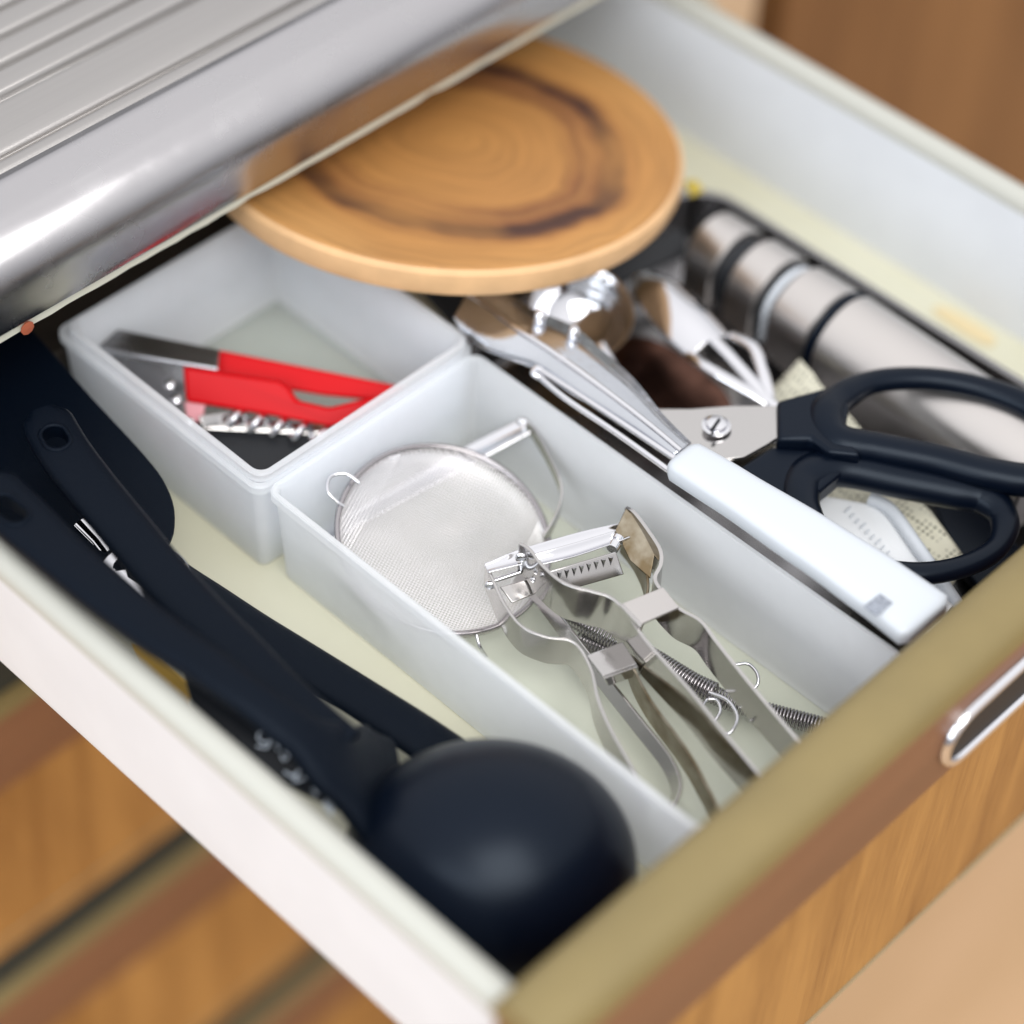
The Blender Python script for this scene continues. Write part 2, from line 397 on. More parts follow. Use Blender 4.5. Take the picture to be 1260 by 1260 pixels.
lathe('rust_chip', [(.0014, 0), (.0030, .0004), (.0030, .0009), (.001, .0013)], (c0.x, .0858, .0975), (0, -1, 0), M_rustspot, ct, seg=9)
# ------------------------------------------------------------------ plastic bins
bA = thing('plastic_bin', 'square frosted plastic bin holding the red can opener', 'container', group='frosted plastic bins')
bin_mesh('bin_shell', -.0035, -.0030, .1115, .1165, .008, .0555, M_pp, bA)
bC = thing('plastic_bin', 'outer frosted plastic bin nested beneath the bin with the red can opener', 'container', group='frosted plastic bins')
bin_mesh('bin_shell', -.0052, -.0040, .1130, .1215, .0003, .0505, M_pp, bC, taper=.002, r=.0048)
bB = thing('plastic_bin', 'long frosted plastic bin holding the strainer and steel peelers', 'container', group='frosted plastic bins')
bin_mesh('bin_shell', -.0024, -.2280, .1115, -.0042, .0003, .0505, M_pp, bB, taper=.0025, r=.0048)
bk = box('shade_panel', (-.085, .128, .0008), (.120, .225, .030), mat('dark_brown_shade', (.045, .034, .026), .6, var=.3, vscale=30), bevel=.001)  # added slab; dark brown stands in for the shaded drawer floor
tag(bk, 'added dark brown panel standing in for the shade behind the square bin under the counter', 'panel')
# ------------------------------------------------------------------ steel tray
tr = thing('steel_tray', 'dark stainless steel tray right of the bins holding scissors and sharpener', 'tray')
def T(ins, z, r=.022): return rring(.119+ins, -.229+ins, .283-ins, .022-ins, max(r-ins, .004), z)
loft('tray_shell', [T(.006, .0004), T(.0035, .002), T(.0025, .006), T(.0022, .0285), T(.0004, .029), T(0, .0298), T(.0004, .0306), T(.0016, .031),
                    T(.0032, .0302), T(.0036, .006), T(.006, .0026), T(.009, .0018)], M_tray, tr)
# ------------------------------------------------------------------ round board
bd = bpy.data.materials.new('burnt_wood_board'); bd.use_nodes = True; nt = bd.node_tree; b = nt.nodes['Principled BSDF']; b.inputs['Roughness'].default_value = .62
tc = nt.nodes.new('ShaderNodeTexCoord'); mp = nt.nodes.new('ShaderNodeMapping'); nt.links.new(tc.outputs['Object'], mp.inputs[0])
mp.inputs['Location'].default_value = (.006, -.004, 0); mp.inputs['Scale'].default_value = (1, 1.12, 1)
nz = nt.nodes.new('ShaderNodeTexNoise'); nz.inputs['Scale'].default_value = 14; nz.inputs['Detail'].default_value = 4
nt.links.new(tc.outputs['Object'], nz.inputs[0])
vm = nt.nodes.new('ShaderNodeVectorMath'); vm.operation = 'MULTIPLY_ADD'; vm.inputs[1].default_value = (.034, .034, 0)
nt.links.new(nz.outputs['Color'], vm.inputs[0]); nt.links.new(mp.outputs[0], vm.inputs[2])
sub = nt.nodes.new('ShaderNodeVectorMath'); sub.operation = 'SUBTRACT'; sub.inputs[1].default_value = (.017, .017, 0); nt.links.new(vm.outputs[0], sub.inputs[0])
ms = nt.nodes.new('ShaderNodeVectorMath'); ms.operation = 'MULTIPLY'; ms.inputs[1].default_value = (1, 1, 0); nt.links.new(sub.outputs[0], ms.inputs[0])
ln = nt.nodes.new('ShaderNodeVectorMath'); ln.operation = 'LENGTH'; nt.links.new(ms.outputs[0], ln.inputs[0])
rp = nt.nodes.new('ShaderNodeValToRGB'); nt.links.new(ln.outputs['Value'], rp.inputs[0])
mr = nt.nodes.new('ShaderNodeMapRange'); mr.inputs['From Max'].default_value = .106; nt.links.new(ln.outputs['Value'], mr.inputs[0]); nt.links.new(mr.outputs[0], rp.inputs[0])
els = [(0, (.42, .20, .055)), (.25, (.40, .185, .05)), (.48, (.41, .19, .052)), (.56, (.20, .075, .025)), (.585, (.30, .13, .04)), (.63, (.20, .075, .025)), (.67, (.055, .020, .012)), (.715, (.07, .025, .014)), (.75, (.30, .125, .035)), (.80, (.45, .215, .06)), (1, (.47, .24, .075))]
cr = rp.color_ramp
cr.elements[0].position = els[0][0]; cr.elements[0].color = (*els[0][1], 1)
cr.elements[1].position = 1; cr.elements[1].color = (*els[-1][1], 1)
for p_, c_ in els[1:-1]:
    e = cr.elements.new(p_); e.color = (*c_, 1)
n3 = nt.nodes.new('ShaderNodeTexNoise'); n3.inputs['Scale'].default_value = 9; n3.inputs['Detail'].default_value = 3; nt.links.new(tc.outputs['Object'], n3.inputs[0])
mk = nt.nodes.new('ShaderNodeMapRange'); mk.inputs['From Min'].default_value = .40; mk.inputs['From Max'].default_value = .56; nt.links.new(n3.outputs['Fac'], mk.inputs[0])
mx = nt.nodes.new('ShaderNodeMix'); mx.data_type = 'RGBA'; mx.inputs[6].default_value = (.40, .185, .05, 1)
mk.inputs['To Min'].default_value = .25
nt.links.new(mk.outputs[0], mx.inputs[0]); nt.links.new(rp.outputs[0], mx.inputs[7])
cx = nt.nodes.new('ShaderNodeCombineXYZ'); m9 = nt.nodes.new('ShaderNodeMath'); m9.operation = 'MULTIPLY'; m9.inputs[1].default_value = 330
nt.links.new(ln.outputs['Value'], m9.inputs[0]); nt.links.new(m9.outputs[0], cx.inputs[0])
sp_ = nt.nodes.new('ShaderNodeSeparateXYZ'); nt.links.new(tc.outputs['Object'], sp_.inputs[0])
for ax_ in (0, 1):
    mm = nt.nodes.new('ShaderNodeMath'); mm.operation = 'MULTIPLY'; mm.inputs[1].default_value = 22; nt.links.new(sp_.outputs[ax_], mm.inputs[0]); nt.links.new(mm.outputs[0], cx.inputs[ax_+1])
n9 = nt.nodes.new('ShaderNodeTexNoise'); n9.inputs['Scale'].default_value = 1; n9.inputs['Detail'].default_value = 5; nt.links.new(cx.outputs[0], n9.inputs[0])
r9 = nt.nodes.new('ShaderNodeMapRange'); r9.inputs['From Min'].default_value = .35; r9.inputs['From Max'].default_value = .65; r9.inputs['To Min'].default_value = .84; r9.inputs['To Max'].default_value = 1.06
nt.links.new(n9.outputs['Fac'], r9.inputs[0])
x9 = nt.nodes.new('ShaderNodeVectorMath'); x9.operation = 'SCALE'; nt.links.new(mx.outputs[2], x9.inputs[0]); nt.links.new(r9.outputs[0], x9.inputs['Scale'])
nt.links.new(x9.outputs[0], b.inputs['Base Color'])
n4 = nt.nodes.new('ShaderNodeTexNoise'); n4.inputs['Scale'].default_value = 500; nt.links.new(tc.outputs['Object'], n4.inputs[0])
bp = nt.nodes.new('ShaderNodeBump'); bp.inputs['Strength'].default_value = .3; bp.inputs['Distance'].default_value = .0004
nt.links.new(n4.outputs['Fac'], bp.inputs['Height']); nt.links.new(bp.outputs[0], b.inputs['Normal'])
M_rim = mat('pale_board_edge', (.68, .42, .21), .6, var=.15, vscale=60, bump=.2, bscale=400)
bo = thing('wooden_board', 'round wooden board with dark burnt rings lying half under the counter', 'board')
top = lathe('board_top', [(.0995, -.002), (.1035, -.001), (.1028, 0), (.0001, 0)], (0, 0, 0), (0, 0, 1), bd, bo, seg=96)
edge = lathe('board_edge', [(.0965, -.0140), (.101, -.0140), (.1045, -.0125), (.1062, -.0085), (.1058, -.0025), (.1036, -.0008), (.0995, -.0025)], (0, 0, 0), (0, 0, 1), M_rim, bo, seg=96)
bo.rotation_euler = V(.1308, .0476, .9903).to_track_quat('Z', 'Y').to_euler(); bo.location = (.180, .0855, .0735)
# ------------------------------------------------------------------ strainer
ST = thing('tea_strainer', 'round fine-mesh strainer with wire hook lying in the long bin', 'strainer')
sc = V(.0458, -.0540, .0262); sn = V(0, -.2756, .9613).normalized(); su = V(1, 0, 0); sv = sn.cross(su).normalized(); SR = .0420
def SP(u, v, h): return sc+su*u+sv*v+sn*h
circ = [SP(math.cos(2*math.pi*k/96)*(SR+.0004), math.sin(2*math.pi*k/96)*(SR+.0004), 0) for k in range(96)]
tube('rim_wire', circ, .0012, M_spring, ST, seg=8, closed=True)
rings = []
for rr, hh in ((SR+.0006, 0), (SR+.0005, -.0040), (SR-.0002, -.0040), (SR-.0001, 0)):
    rings.append([SP(math.cos(2*math.pi*k/96)*rr, math.sin(2*math.pi*k/96)*rr, hh) for k in range(96)])
loft('rim_band', rings+[rings[0]], M_sat, ST, cap0=False, cap1=False)
from mathutils import noise
def bowl(u, v):
    r2 = (u*u+v*v)/(SR*SR)
    wv = noise.noise(V(u*70, v*70, 3))*.0011+noise.noise(V(u*28+5, v*110, 1))*.0009
    return -.0110*(1-r2)**.6 - .0005 + wv*(1-r2) if r2 < 1 else -.0005
parts = []; NW = 66
for dirn in (0, 1):
    for i in range(NW):
        a = (-1+2*(i+.5)/NW)*SR*.995; L = math.sqrt(SR*SR-a*a); q = max(6, int(44*L/SR)); path = []
        for k in range(q+1):
            b_ = -L+2*L*k/q
            ph = .00018*(1 if dirn else -1)
            ca, sa = math.cos(.42), math.sin(.42)
            u0, v0 = (a, b_) if dirn else (b_, a)
            u1, v1 = u0*ca-v0*sa, u0*sa+v0*ca
            path.append(SP(u1, v1, bowl(u1, v1)+ph))
        parts.append(tube_geo(path, .00030, 4, caps=False))
vs, fs = merge(parts)
M_mesh = mat('strainer_mesh_wire', (.88, .86, .87), .30, .7)
finish('mesh_basket', vs, fs, M_mesh, ST, ang=80, kind='stuff')
tube('hook', spl([P(442, 594, .040), P(425, 583, .042), P(406, 587, .042), P(403, 604, .041), P(414, 617, .038), P(423, 623, .036)], 8), .00075, M_chrome, ST, seg=8)
tube('foot_wire', spl([P(586, 780, .015), P(590, 795, .012), P(598, 808, .006)], 6), .00075, M_chrome, ST, seg=8)
# ------------------------------------------------------------------ springs
def spring(label, px, R, wire, pitch, z, hooks=()):
    s = thing('coil_spring', label, 'spring', group='steel coil springs')
    path = spl([P(a, b_, z) for a, b_ in px], 24); L = [0]
    for a, b_ in zip(path, path[1:]): L.append(L[-1]+(b_-a).length)
    turns = L[-1]/pitch; tot = int(turns*12); out = []; j = 0; prev = None
    for i in range(tot+1):
        d = L[-1]*i/tot
        while j < len(L)-2 and L[j+1] < d: j += 1
        f = (d-L[j])/(L[j+1]-L[j]+1e-12); p = path[j].lerp(path[j+1], f); t = (path[j+1]-path[j]).normalized()
        a1 = t.cross(V(0, 0, 1)).normalized(); a2 = a1.cross(t); an = 2*math.pi*turns*i/tot
        out.append(p+(a1*math.cos(an)+a2*math.sin(an))*R)
    vs, fs = tube_geo(out, wire, 5); finish('coil', vs, fs, M_spring, s, ang=80)
    for hk in hooks: tube('end_loop', spl([P(*q) for q in hk], 8), .0007, M_chrome, s, seg=8)
spring('steel coil spring with looped wire end between the two peeler arms', [(668, 733), (692, 752), (740, 779), (800, 808), (850, 838), (880, 852)], .0036, .00048, .00135, .016,
       [[(872, 852, .018), (895, 862, .018), (907, 882, .017), (900, 900, .016), (890, 904, .015)], [(862, 872, .016), (870, 861, .016), (882, 862, .016), (886, 875, .015), (879, 888, .014)]])
spring('steel coil spring running out under the front peeler arm towards the drawer front', [(712, 785), (765, 806), (830, 832), (895, 862), (945, 876), (1012, 894), (1040, 905)], .0034, .00048, .00135, .0075,
       [[(905, 818, .014), (920, 817, .014), (931, 828, .013), (932, 842, .011), (922, 852, .009)]])
# ------------------------------------------------------------------ peelers
def rivet(pos, ax, r, parent, m=None): lathe('rivet', [(r, -.0003), (r, .0006), (r*.7, .001), (r*.3, .0007)], pos, ax, m or M_chrome, parent, seg=16)
NL = V(-.75, -.62, .25).normalized()
# third, lowest, under the strainer
p3 = thing('steel_peeler', 'wide steel peeler lying mostly hidden under the mesh strainer', 'peeler', group='steel peelers')
channel('blade', [P(392, 662, .008), P(480, 612, .0135), P(560, 567, .0235), P(646, 523, .036)], (.0085, .0085, .0085, .0085), (.0012, .0012, .0012, .0012), .0008, M_chrome, p3)
tube('blade_bar', [P(400, 668, .008), P(652, 532, .034)], .0008, M_chrome, p3, seg=8)
strip('arm', [P(638, 514, .038), P(652, 520, .037), P(672, 552, .034), P(689, 590, .031), P(690, 615, .028), P(680, 640, .027), P(668, 660, .025)], .006, .001, M_sat, p3)
strip('handle_arm', [P(640, 700, .022), P(668, 728, .021), P(700, 770, .021), P(745, 828, .020), P(790, 885, .019), P(825, 930, .018), P(838, 962, .017), P(833, 985, .015), P(820, 1000, .014)], .0065, .0012, M_sat, p3, lean=.5)
# second (left)
p2 = thing('steel_peeler', 'left steel peeler with riveted head resting beside the strainer rim', 'peeler', group='steel peelers')
strip('arm', [P(598, 694, .040), P(606, 712, .040), P(620, 742, .039), P(642, 770, .038), P(672, 783, .037), P(700, 787, .036), P(714, 798, .035), P(728, 825, .034), P(736, 860, .033), P(752, 898, .031), P(780, 948, .029), P(800, 985, .027)], (.0125, .0145, .0150, .0145, .014), .0013, M_sat, p2)
strip('arm', [P(766, 655, .038), P(785, 680, .038), P(797, 712, .037), P(793, 745, .035), P(777, 785, .032), P(778, 815, .030), P(800, 860, .028), P(850, 930, .026), P(888, 1003, .023)], .0115, .0011, M_rust, p2)
slab('crossbar', [P(722, 806, .0350), P(742, 832, .0345), P(784, 817, .0330), P(766, 789, .0335)], .0011, M_sat, p2)
slab('crossbar_flange', [P(742, 833, .0343), P(747, 842, .026), P(787, 828, .025), P(784, 818, .0328)], .0009, M_sat, p2)
channel('blade', [P(598, 699, .041), P(650, 682, .0425), P(720, 662, .042), P(786, 646, .0405)], (.005, .0075, .0075, .006), (.001, .0022, .0022, .001), .0007, M_chrome, p2)
tube('blade_bar', [P(604, 716, .036), P(640, 704, .037)], .0010, M_chrome, p2, seg=8)
rivet(P(602, 719, .0365)+NL*.0006, NL, .0017, p2)
slab('blade_guard', [P(615, 722, .034), P(650, 712, .034), P(660, 730, .031), P(630, 742, .031)], .0008, M_sat, p2)
# first (right, on top), serrated
p1 = thing('steel_peeler', 'topmost steel peeler with a toothed blade and square crossbar', 'peeler', group='steel peelers')
strip('arm', [P(639, 668, .052), P(652, 676, .052), P(668, 696, .0515), P(694, 717, .051), P(728, 727, .050), P(752, 735, .049), P(772, 755, .048), P(797, 790, .046), P(850, 850, .043), P(890, 900, .041), P(945, 965, .038), P(970, 995, .036)], (.0160, .0185, .0190, .0195, .0180, .0160), .0014, M_sat, p1)
strip('arm', [P(770, 624, .047), P(780, 630, .048), P(797, 652, .048), P(812, 676, .048), P(813, 694, .047), P(806, 710, .046), P(812, 724, .046), P(835, 748, .045), P(862, 764, .044), P(882, 790, .043), P(930, 850, .040), P(985, 915, .037), P(1005, 940, .036)], (.017, .0165, .0165, .0165, .0165, .015), .0014, M_sat, p1)
slab('bracket', [P(757, 652, .046), P(770, 625, .0472), P(786, 640, .046), P(806, 678, .043), P(800, 712, .037), P(775, 690, .038)], .0009, M_rust, p1)
slab('crossbar', [P(766, 742, .0495), P(788, 768, .0485), P(836, 747, .0465), P(816, 722, .0470)], .0012, M_brush, p1, bevel=.0003)
strip('crossbar_flange', [P(764, 743, .0498), P(776, 756, .0493), P(789, 770, .0488)], .004, .0016, M_sat, p1)
# toothed plate
A, B, C_, D = P(672, 704, .044), P(758, 679, .0435), P(768, 707, .036), P(690, 729, .0365)
slab('toothed_plate', [A, B, C_, D], .0009, M_sat, p1)
e1 = (B-A).normalized(); e2 = (D-A); e2 = (e2-e1*e2.dot(e1)).normalized(); nn = e1.cross(e2).normalized()
if nn.z < 0: nn = -nn
LN = (B-A).length; NT = 8
for k in range(NT):
    q = A+e1*LN*(.14+.84*k/NT)+e2*.0012+nn*.0001; wd = LN*.08
    vs = [q, q+e1*wd, q+e2*.0034+e1*wd*.15, q+e1*wd*.45+e2*.0006+nn*.0018]
    finish('tooth', vs, [(0, 1, 3), (1, 2, 3), (2, 0, 3), (0, 2, 1)], M_chrome, p1, smooth=False)
channel('blade', [P(652, 690, .045), P(700, 678, .0455), P(745, 664, .045), P(772, 655, .0445)], (.006, .0065, .006, .005), (.0022, .0025, .0022, .0015), .0007, M_chrome, p1)
lathe('blade_hub', [(.0024, 0), (.0024, .003), (.0019, .0032), (.0019, .0042), (.0026, .0043), (.0026, .0060), (.0012, .0064)], P(753, 676, .0425), (.9, .3, .1), M_chrome, p1, seg=20)
rivet(P(641, 684, .0475)+NL*.0011, NL, .0021, p1); rivet(P(662, 700, .0455)+NL*.0011, NL, .0016, p1); rivet(P(656, 711, .0435)+NL*.001, NL, .0010, p1)
# ------------------------------------------------------------------ black utensils
# spatula blade and its handle, lowest
sp = thing('black_spatula', 'broad black nylon spatula with rounded blade lying beside the square bin', 'spatula')
slab('blade', [P(-70, 420, .052), P(-20, 405, .052), P(28, 402, .052), P(45, 412, .052), P(112, 488, .049), P(178, 560, .046), P(205, 598, .0445), P(215, 635, .043), P(204, 672, .041), P(150, 700, .040), P(70, 705, .043), P(-60, 630, .046)], .0022, M_nylon, sp, bevel=.0005, smooth_n=4)
tube('handle', spl([P(170, 690, .036), P(240, 735, .031), P(330, 790, .026), P(430, 850, .022), P(530, 915, .019), P(600, 965, .017)], 8), (.011, .0105, .0095, .0090, .0095, .010), M_nylon, sp, seg=16, flat=.38, up=V(0, 0, 1))
def flat_handle(name, px, ws, zs, th, parent, m, hole):
    """long flat handle with a rounded end and a hanging hole near its first point"""
    c = spl([P(a, b_, z) for (a, b_), z in zip(px, zs)], 10); N = len(c); W = lerpl(list(ws), N)
    L = [0]
    for a, b_ in zip(c, c[1:]): L.append(L[-1]+(b_-a).length)
    rows = []; prof = ((-1, -.55), (-.93, -1), (-.5, -1), (0, -1), (.5, -1), (.93, -1), (1, -.55), (1, .35), (.86, .82), (.45, 1), (0, 1.0), (-.45, 1), (-.86, .82), (-1, .35))
    vs = []
    for i, p in enumerate(c):
        d = (c[min(i+1, N-1)]-c[max(i-1, 0)]).normalized(); s = d.cross(V(0, 0, 1)).normalized(); u = s.cross(d)
        rend = W[i]*.5
        wv = W[i]*.5
        if L[i] < rend*.8: wv *= math.sqrt(max(1-((rend*.8-L[i])/(rend*.8))**3, .35))
        for a, b_ in prof: vs.append(p+s*a*wv+u*b_*th*.5)
    K = len(prof); fs = [tuple(range(K)), tuple((N-1)*K+k for k in range(K))]
    for i in range(N-1):
        for k in range(K): fs.append((i*K+k, i*K+(k+1) % K, (i+1)*K+(k+1) % K, (i+1)*K+k))
    o = finish(name, vs, fs, m, parent, ang=60)
    # the hole: cut through with an oval plug
    hc, hdir, hl, hw = hole
    d = hdir.normalized(); s = d.cross(V(0, 0, 1)).normalized(); u = s.cross(d); ring = []
    for sg in (0, 1):
        for k in range(13):
            a = math.radians(-90+180*k/12+180*sg); ring.append(hc+d*((hl*.5-hw*.5)*(1 if not sg else -1)+hw*.5*math.cos(a))+s*hw*.5*math.sin(a))
    n_ = len(ring); cv = [r+u*.012 for r in ring]+[r-u*.012 for r in ring]
    cut = finish('cut', cv, [tuple(range(n_)), tuple(range(2*n_-1, n_-1, -1))]+[(i, (i+1) % n_, n_+(i+1) % n_, n_+i) for i in range(n_)], m, None, smooth=False)
    bo_ = o.modifiers.new('h', 'BOOLEAN'); bo_.object = cut; bo_.operation = 'DIFFERENCE'; bo_.solver = 'EXACT'
    dg = bpy.context.evaluated_depsgraph_get(); me = bpy.data.meshes.new_from_object(o.evaluated_get(dg)); o.modifiers.clear(); o.data = me
    bpy.data.objects.remove(cut)
    me.set_sharp_from_angle(angle=math.radians(50))
    # raised lip round the hole
    lipp = [r*1.0+(r-hc).normalized()*.0006+u*(th*.5-.0002) for r in ring]
    tube('hole_lip', lipp, .0010, m, o, seg=8, closed=True)
    return o
sk = thing('black_turner', 'black nylon utensil whose upper end with oval hanging hole rests over the spatula blade', 'utensil', group='black nylon kitchen utensils')
hz = (.072, .072, .070, .064, .054, .046)
flat_handle('handle', [(52, 508), (85, 565), (150, 646), (215, 724), (290, 795), (350, 850), (430, 915)], (.0195, .0200, .0190, .0190, .0165, .0140, .0120), (.072, .072, .071, .069, .066, .062, .056), .0060, sk, M_nylon, (P(69, 545, .072), P(85, 572, .072)-P(55, 520, .072), .0125, .0088))
ld = thing('black_ladle', 'large black nylon ladle lying bowl up at the front left of the drawer', 'ladle')
flat_handle('handle', [(-20, 592), (20, 632), (100, 705), (175, 765), (250, 816), (310, 860), (365, 900), (415, 938), (455, 968), (490, 990)], (.0215, .0215, .0185, .0168, .0148, .0135, .0160, .0300, .052, .058), (.080, .080, .080, .079, .078, .075, .068, .056, .042, .030), .0065, ld, M_nylon, (P(12, 634, .080), P(60, 668, .080)-P(0, 622, .080), .0165, .0090))
LC = P(602, 1066, .0215); LR = .0450
prof = []
for k in range(0, 25):
    a = math.radians(90*k/24); prof.append((LR*math.cos(a)+.00001, LR*.98*math.sin(a)))
prof = [(LR-.002, -.012), (LR+.0002, -.0125), (LR+.0004, -.010)]+prof
bw_ = lathe('bowl', prof, LC, (0, 0, 1), M_nylon_s, ld, seg=80, ang=70)
ed = V(1, -1, 0).normalized()
for v_ in bw_.data.vertices:                        # oval bowl, longer along the handle
    q_ = v_.co-LC; v_.co = v_.co+ed*(q_.dot(ed)*.15)
# steel spoon bowl half hidden below the black handles
ms_ = thing('measuring_spoon', 'small shiny steel measuring spoon glimpsed between the black handles', 'spoon')
lathe('bowl', [(.0001, -.007), (.008, -.0062), (.014, -.0035), (.017, 0), (.0176, .0002), (.0170, .0006), (.0135, -.0028), (.008, -.0055), (.0001, -.0064)], P(178, 712, .042), (.05, -.1, 1), M_chrome, ms_, seg=48, ang=70)
tube('handle', [P(140, 690, .041), P(120, 664, .043), P(98, 642, .045)], .0028, M_chrome, ms_, seg=10, flat=.3, up=V(0, 0, 1))
cd_ = slab('card', [P(160, 792, .030), P(182, 800, .030), P(235, 845, .030), P(230, 870, .024), P(180, 830, .024)], .0012, M_amber); tag(cd_, 'amber card edge showing between the white drawer wall and black handle', 'card')
# black pouch with silver script beside the ladle handle
pk = thing('black_pouch', 'glossy black pouch with curly silver script between ladle handle and drawer wall', 'package')
M_pouch = mat('glossy_black_film', (.004, .006, .010), .32, spec=.3, bump=.3, bscale=60, bdist=.001)
slab('pouch_body', [P(222, 812, .048), P(300, 840, .048), P(400, 905, .048), P(425, 930, .048), P(432, 1000, .048), P(330, 950, .048), P(235, 860, .048)], .004, M_pouch, pk, bevel=.001)
def scr(px):
    tube('script_stroke', spl([P(a, b_, .0484) for a, b_ in px], 5), .00042, M_script, pk, seg=6)
for s_ in ([(335, 899), (325, 897), (317, 906), (324, 914), (332, 912), (328, 920), (316, 918)],
           [(338, 916), (342, 919), (340, 923)], [(349, 925), (355, 930), (349, 935), (346, 929)],
           [(375, 928), (366, 931), (368, 942), (377, 943), (379, 933), (373, 930)],
           [(350, 950), (360, 955), (368, 948), (362, 961), (376, 957), (388, 951), (392, 942), (383, 939)],
           [(389, 966), (395, 971), (389, 977), (385, 970)],
           [(422, 990), (412, 979), (402, 983), (400, 993)], [(424, 996), (413, 985), (405, 989), (403, 998)], [(424, 1002), (415, 992), (408, 995), (407, 1003)]):
    scr(s_)
# ------------------------------------------------------------------ red can opener with corkscrew
ro = thing('can_opener', 'red handled can opener with steel head and corkscrew in the square bin', 'can opener')
slab('steel_channel', [P(128, 404, .040), P(150, 406, .041), P(270, 430, .040), P(268, 452, .038), P(120, 427, .038)], .0012, M_tray, ro)
tube('channel_edge', [P(119, 429, .0385), P(195, 442, .0385), P(268, 454, .0385)], .0011, M_chrome, ro, seg=8)
slab('steel_plate', [P(125, 436, .034), P(230, 452, .034), P(224, 510, .024), P(170, 470, .026)], .0015, M_tray, ro)
slab('upper_handle', [P(232, 425, .036), P(275, 431, .037), P(380, 452, .036), P(500, 476, .035), P(520, 482, .034), P(512, 497, .030), P(400, 486, .030), P(300, 470, .031), P(255, 455, .033)], .003, M_red, ro, bevel=.0012)
slab('lower_handle', [P(224, 449, .0375), P(260, 455, .0385), P(345, 468, .0385), P(356, 476, .038), P(366, 492, .037), P(405, 501, .037), P(440, 492, .037), P(500, 480, .036), P(520, 500, .031), P(405, 524, .030), P(330, 510, .030), P(228, 494, .031)], .006, M_red, ro, bevel=.0018)
slab('clear_tab', [P(226, 494, .030), P(252, 498, .030), P(248, 520, .025), P(230, 518, .025)], .002, M_pink, ro, bevel=.0006)
slab('foil_cutter', [P(245, 512, .030), P(300, 504, .027), P(306, 514, .023), P(250, 526, .027)], .0012, M_sat, ro)
for a_, b__ in ((208, 474), (216, 492), (232, 520)): lathe('rivet', [(.0022, 0), (.0022, .0008), (.001, .0016)], P(a_, b__, .034), (-.3, -.3, 1), M_chrome, ro, seg=14)
hp = []; a0, a1 = P(285, 516, .026), P(405, 540, .024); ax = (a1-a0).normalized(); s_ = ax.cross(V(0, 0, 1)).normalized(); u_ = s_.cross(ax)
for k in range(120):
    t = k/119; an = 2*math.pi*4.5*t; hp.append(a0.lerp(a1, t)+(s_*math.cos(an)+u_*math.sin(an))*.0036)
tube('corkscrew', hp, .0015, M_chrome, ro, seg=8)
tube('steel_bar', [P(250, 520, .024), P(410, 528, .022)], .0035, M_sat, ro, seg=8, flat=.4, up=V(0, 0, 1))
bt = slab('black_gadget', [P(228, 505, .021), P(300, 520, .021), P(420, 540, .021), P(470, 560, .020), P(372, 600, .012), P(318, 600, .010), P(265, 565, .014)], .006, M_blackm, bevel=.001); tag(bt, 'black gadget lying on the bottom of the square bin under the red can opener', 'gadget')
# ------------------------------------------------------------------ tool with white handle on the bin edge
wt = thing('crab_cracker_tool', 'chrome tool with long white plastic handle resting along the right bin edge', 'kitchen tool')
wt.name = 'chrome_tool'
HA = [P(838, 566, .062), P(900, 604, .063), P(1000, 668, .0635), P(1080, 722, .0635), P(1140, 766, .063)]
def hsec(c, s, u, w_, t_):
    out = []
    for k in range(28):
        a = 2*math.pi*k/28; ca, sa = math.cos(a), math.sin(a); e = .5
        out.append(c+s*w_*.5*math.copysign(abs(ca)**e, ca)+u*t_*.5*math.copysign(abs(sa)**e, sa))
    return out
def handle_body():
    c = spl(HA, 8); N = len(c); W = lerpl([.0190, .0205, .0240, .0265, .0280], N); rg = []
    for i, p in enumerate(c):
        d = (c[min(i+1, N-1)]-c[max(i-1, 0)]).normalized(); s = d.cross(V(0, 0, 1)).normalized(); u = s.cross(d)
        k = 1 if 0 < i < N-1 else .86
        if i == 0: rg.append(hsec(p-d*.0008, s, u, W[i]*.8, .0075))
        rg.append(hsec(p, s, u, W[i]*k, .0100*k))
        if i == N-1: rg.append(hsec(p+d*.0008, s, u, W[i]*.78, .0075))
    return rg, c
rg, hc_ = handle_body()
wh = loft('white_handle', rg, M_plast, wt, ang=60)
dq = (HA[4]-HA[3]).normalized(); sq = dq.cross(V(0, 0, 1)).normalized(); uq = sq.cross(dq)
q0 = P(1081, 744, .0685)
ems = [q0+dq*a+sq*b_ for a, b_ in ((-.0030, -.0045), (.0030, -.0045), (.0030, .0045), (-.0030, .0045))]
slab('emblem', [Vector((e.x, e.y, e.z+.0002)) for e in ems], .0006, M_grey, wh, bevel=.0001)
tube('steel_rod', spl([P(664, 455, .060), P(700, 478, .0605), P(770, 524, .062), P(850, 578, .063)], 6), .0013, M_chrome, wt, seg=10)
tube('steel_rod', spl([P(662, 462, .059), P(695, 490, .0595), P(760, 534, .060), P(838, 590, .061)], 6), .0013, M_chrome, wt, seg=10)
tube('rod_end', spl([P(668, 456, .060), P(660, 453, .060), P(656, 459, .060), P(663, 464, .059)], 5), .0014, M_chrome, wt, seg=8)
fp = [((558, 390), (574, 362), (600, 346)), ((570, 410), (600, 378), (630, 364)), ((600, 432), (640, 408), (660, 384)), ((655, 454), (680, 434), (704, 402)),
      ((700, 484), (722, 464), (740, 432)), ((745, 510), (765, 496), (780, 468)), ((790, 537), (802, 525), (816, 512)), ((828, 564), (838, 555), (850, 546))]
zs_ = ((.0600, .0600, .0640), (.0575, .0600, .0650), (.0575, .0630, .0600), (.0580, .0645, .0600), (.0590, .0650, .0605), (.0600, .0650, .0610), (.0610, .0645, .0615), (.0615, .0640, .0620))
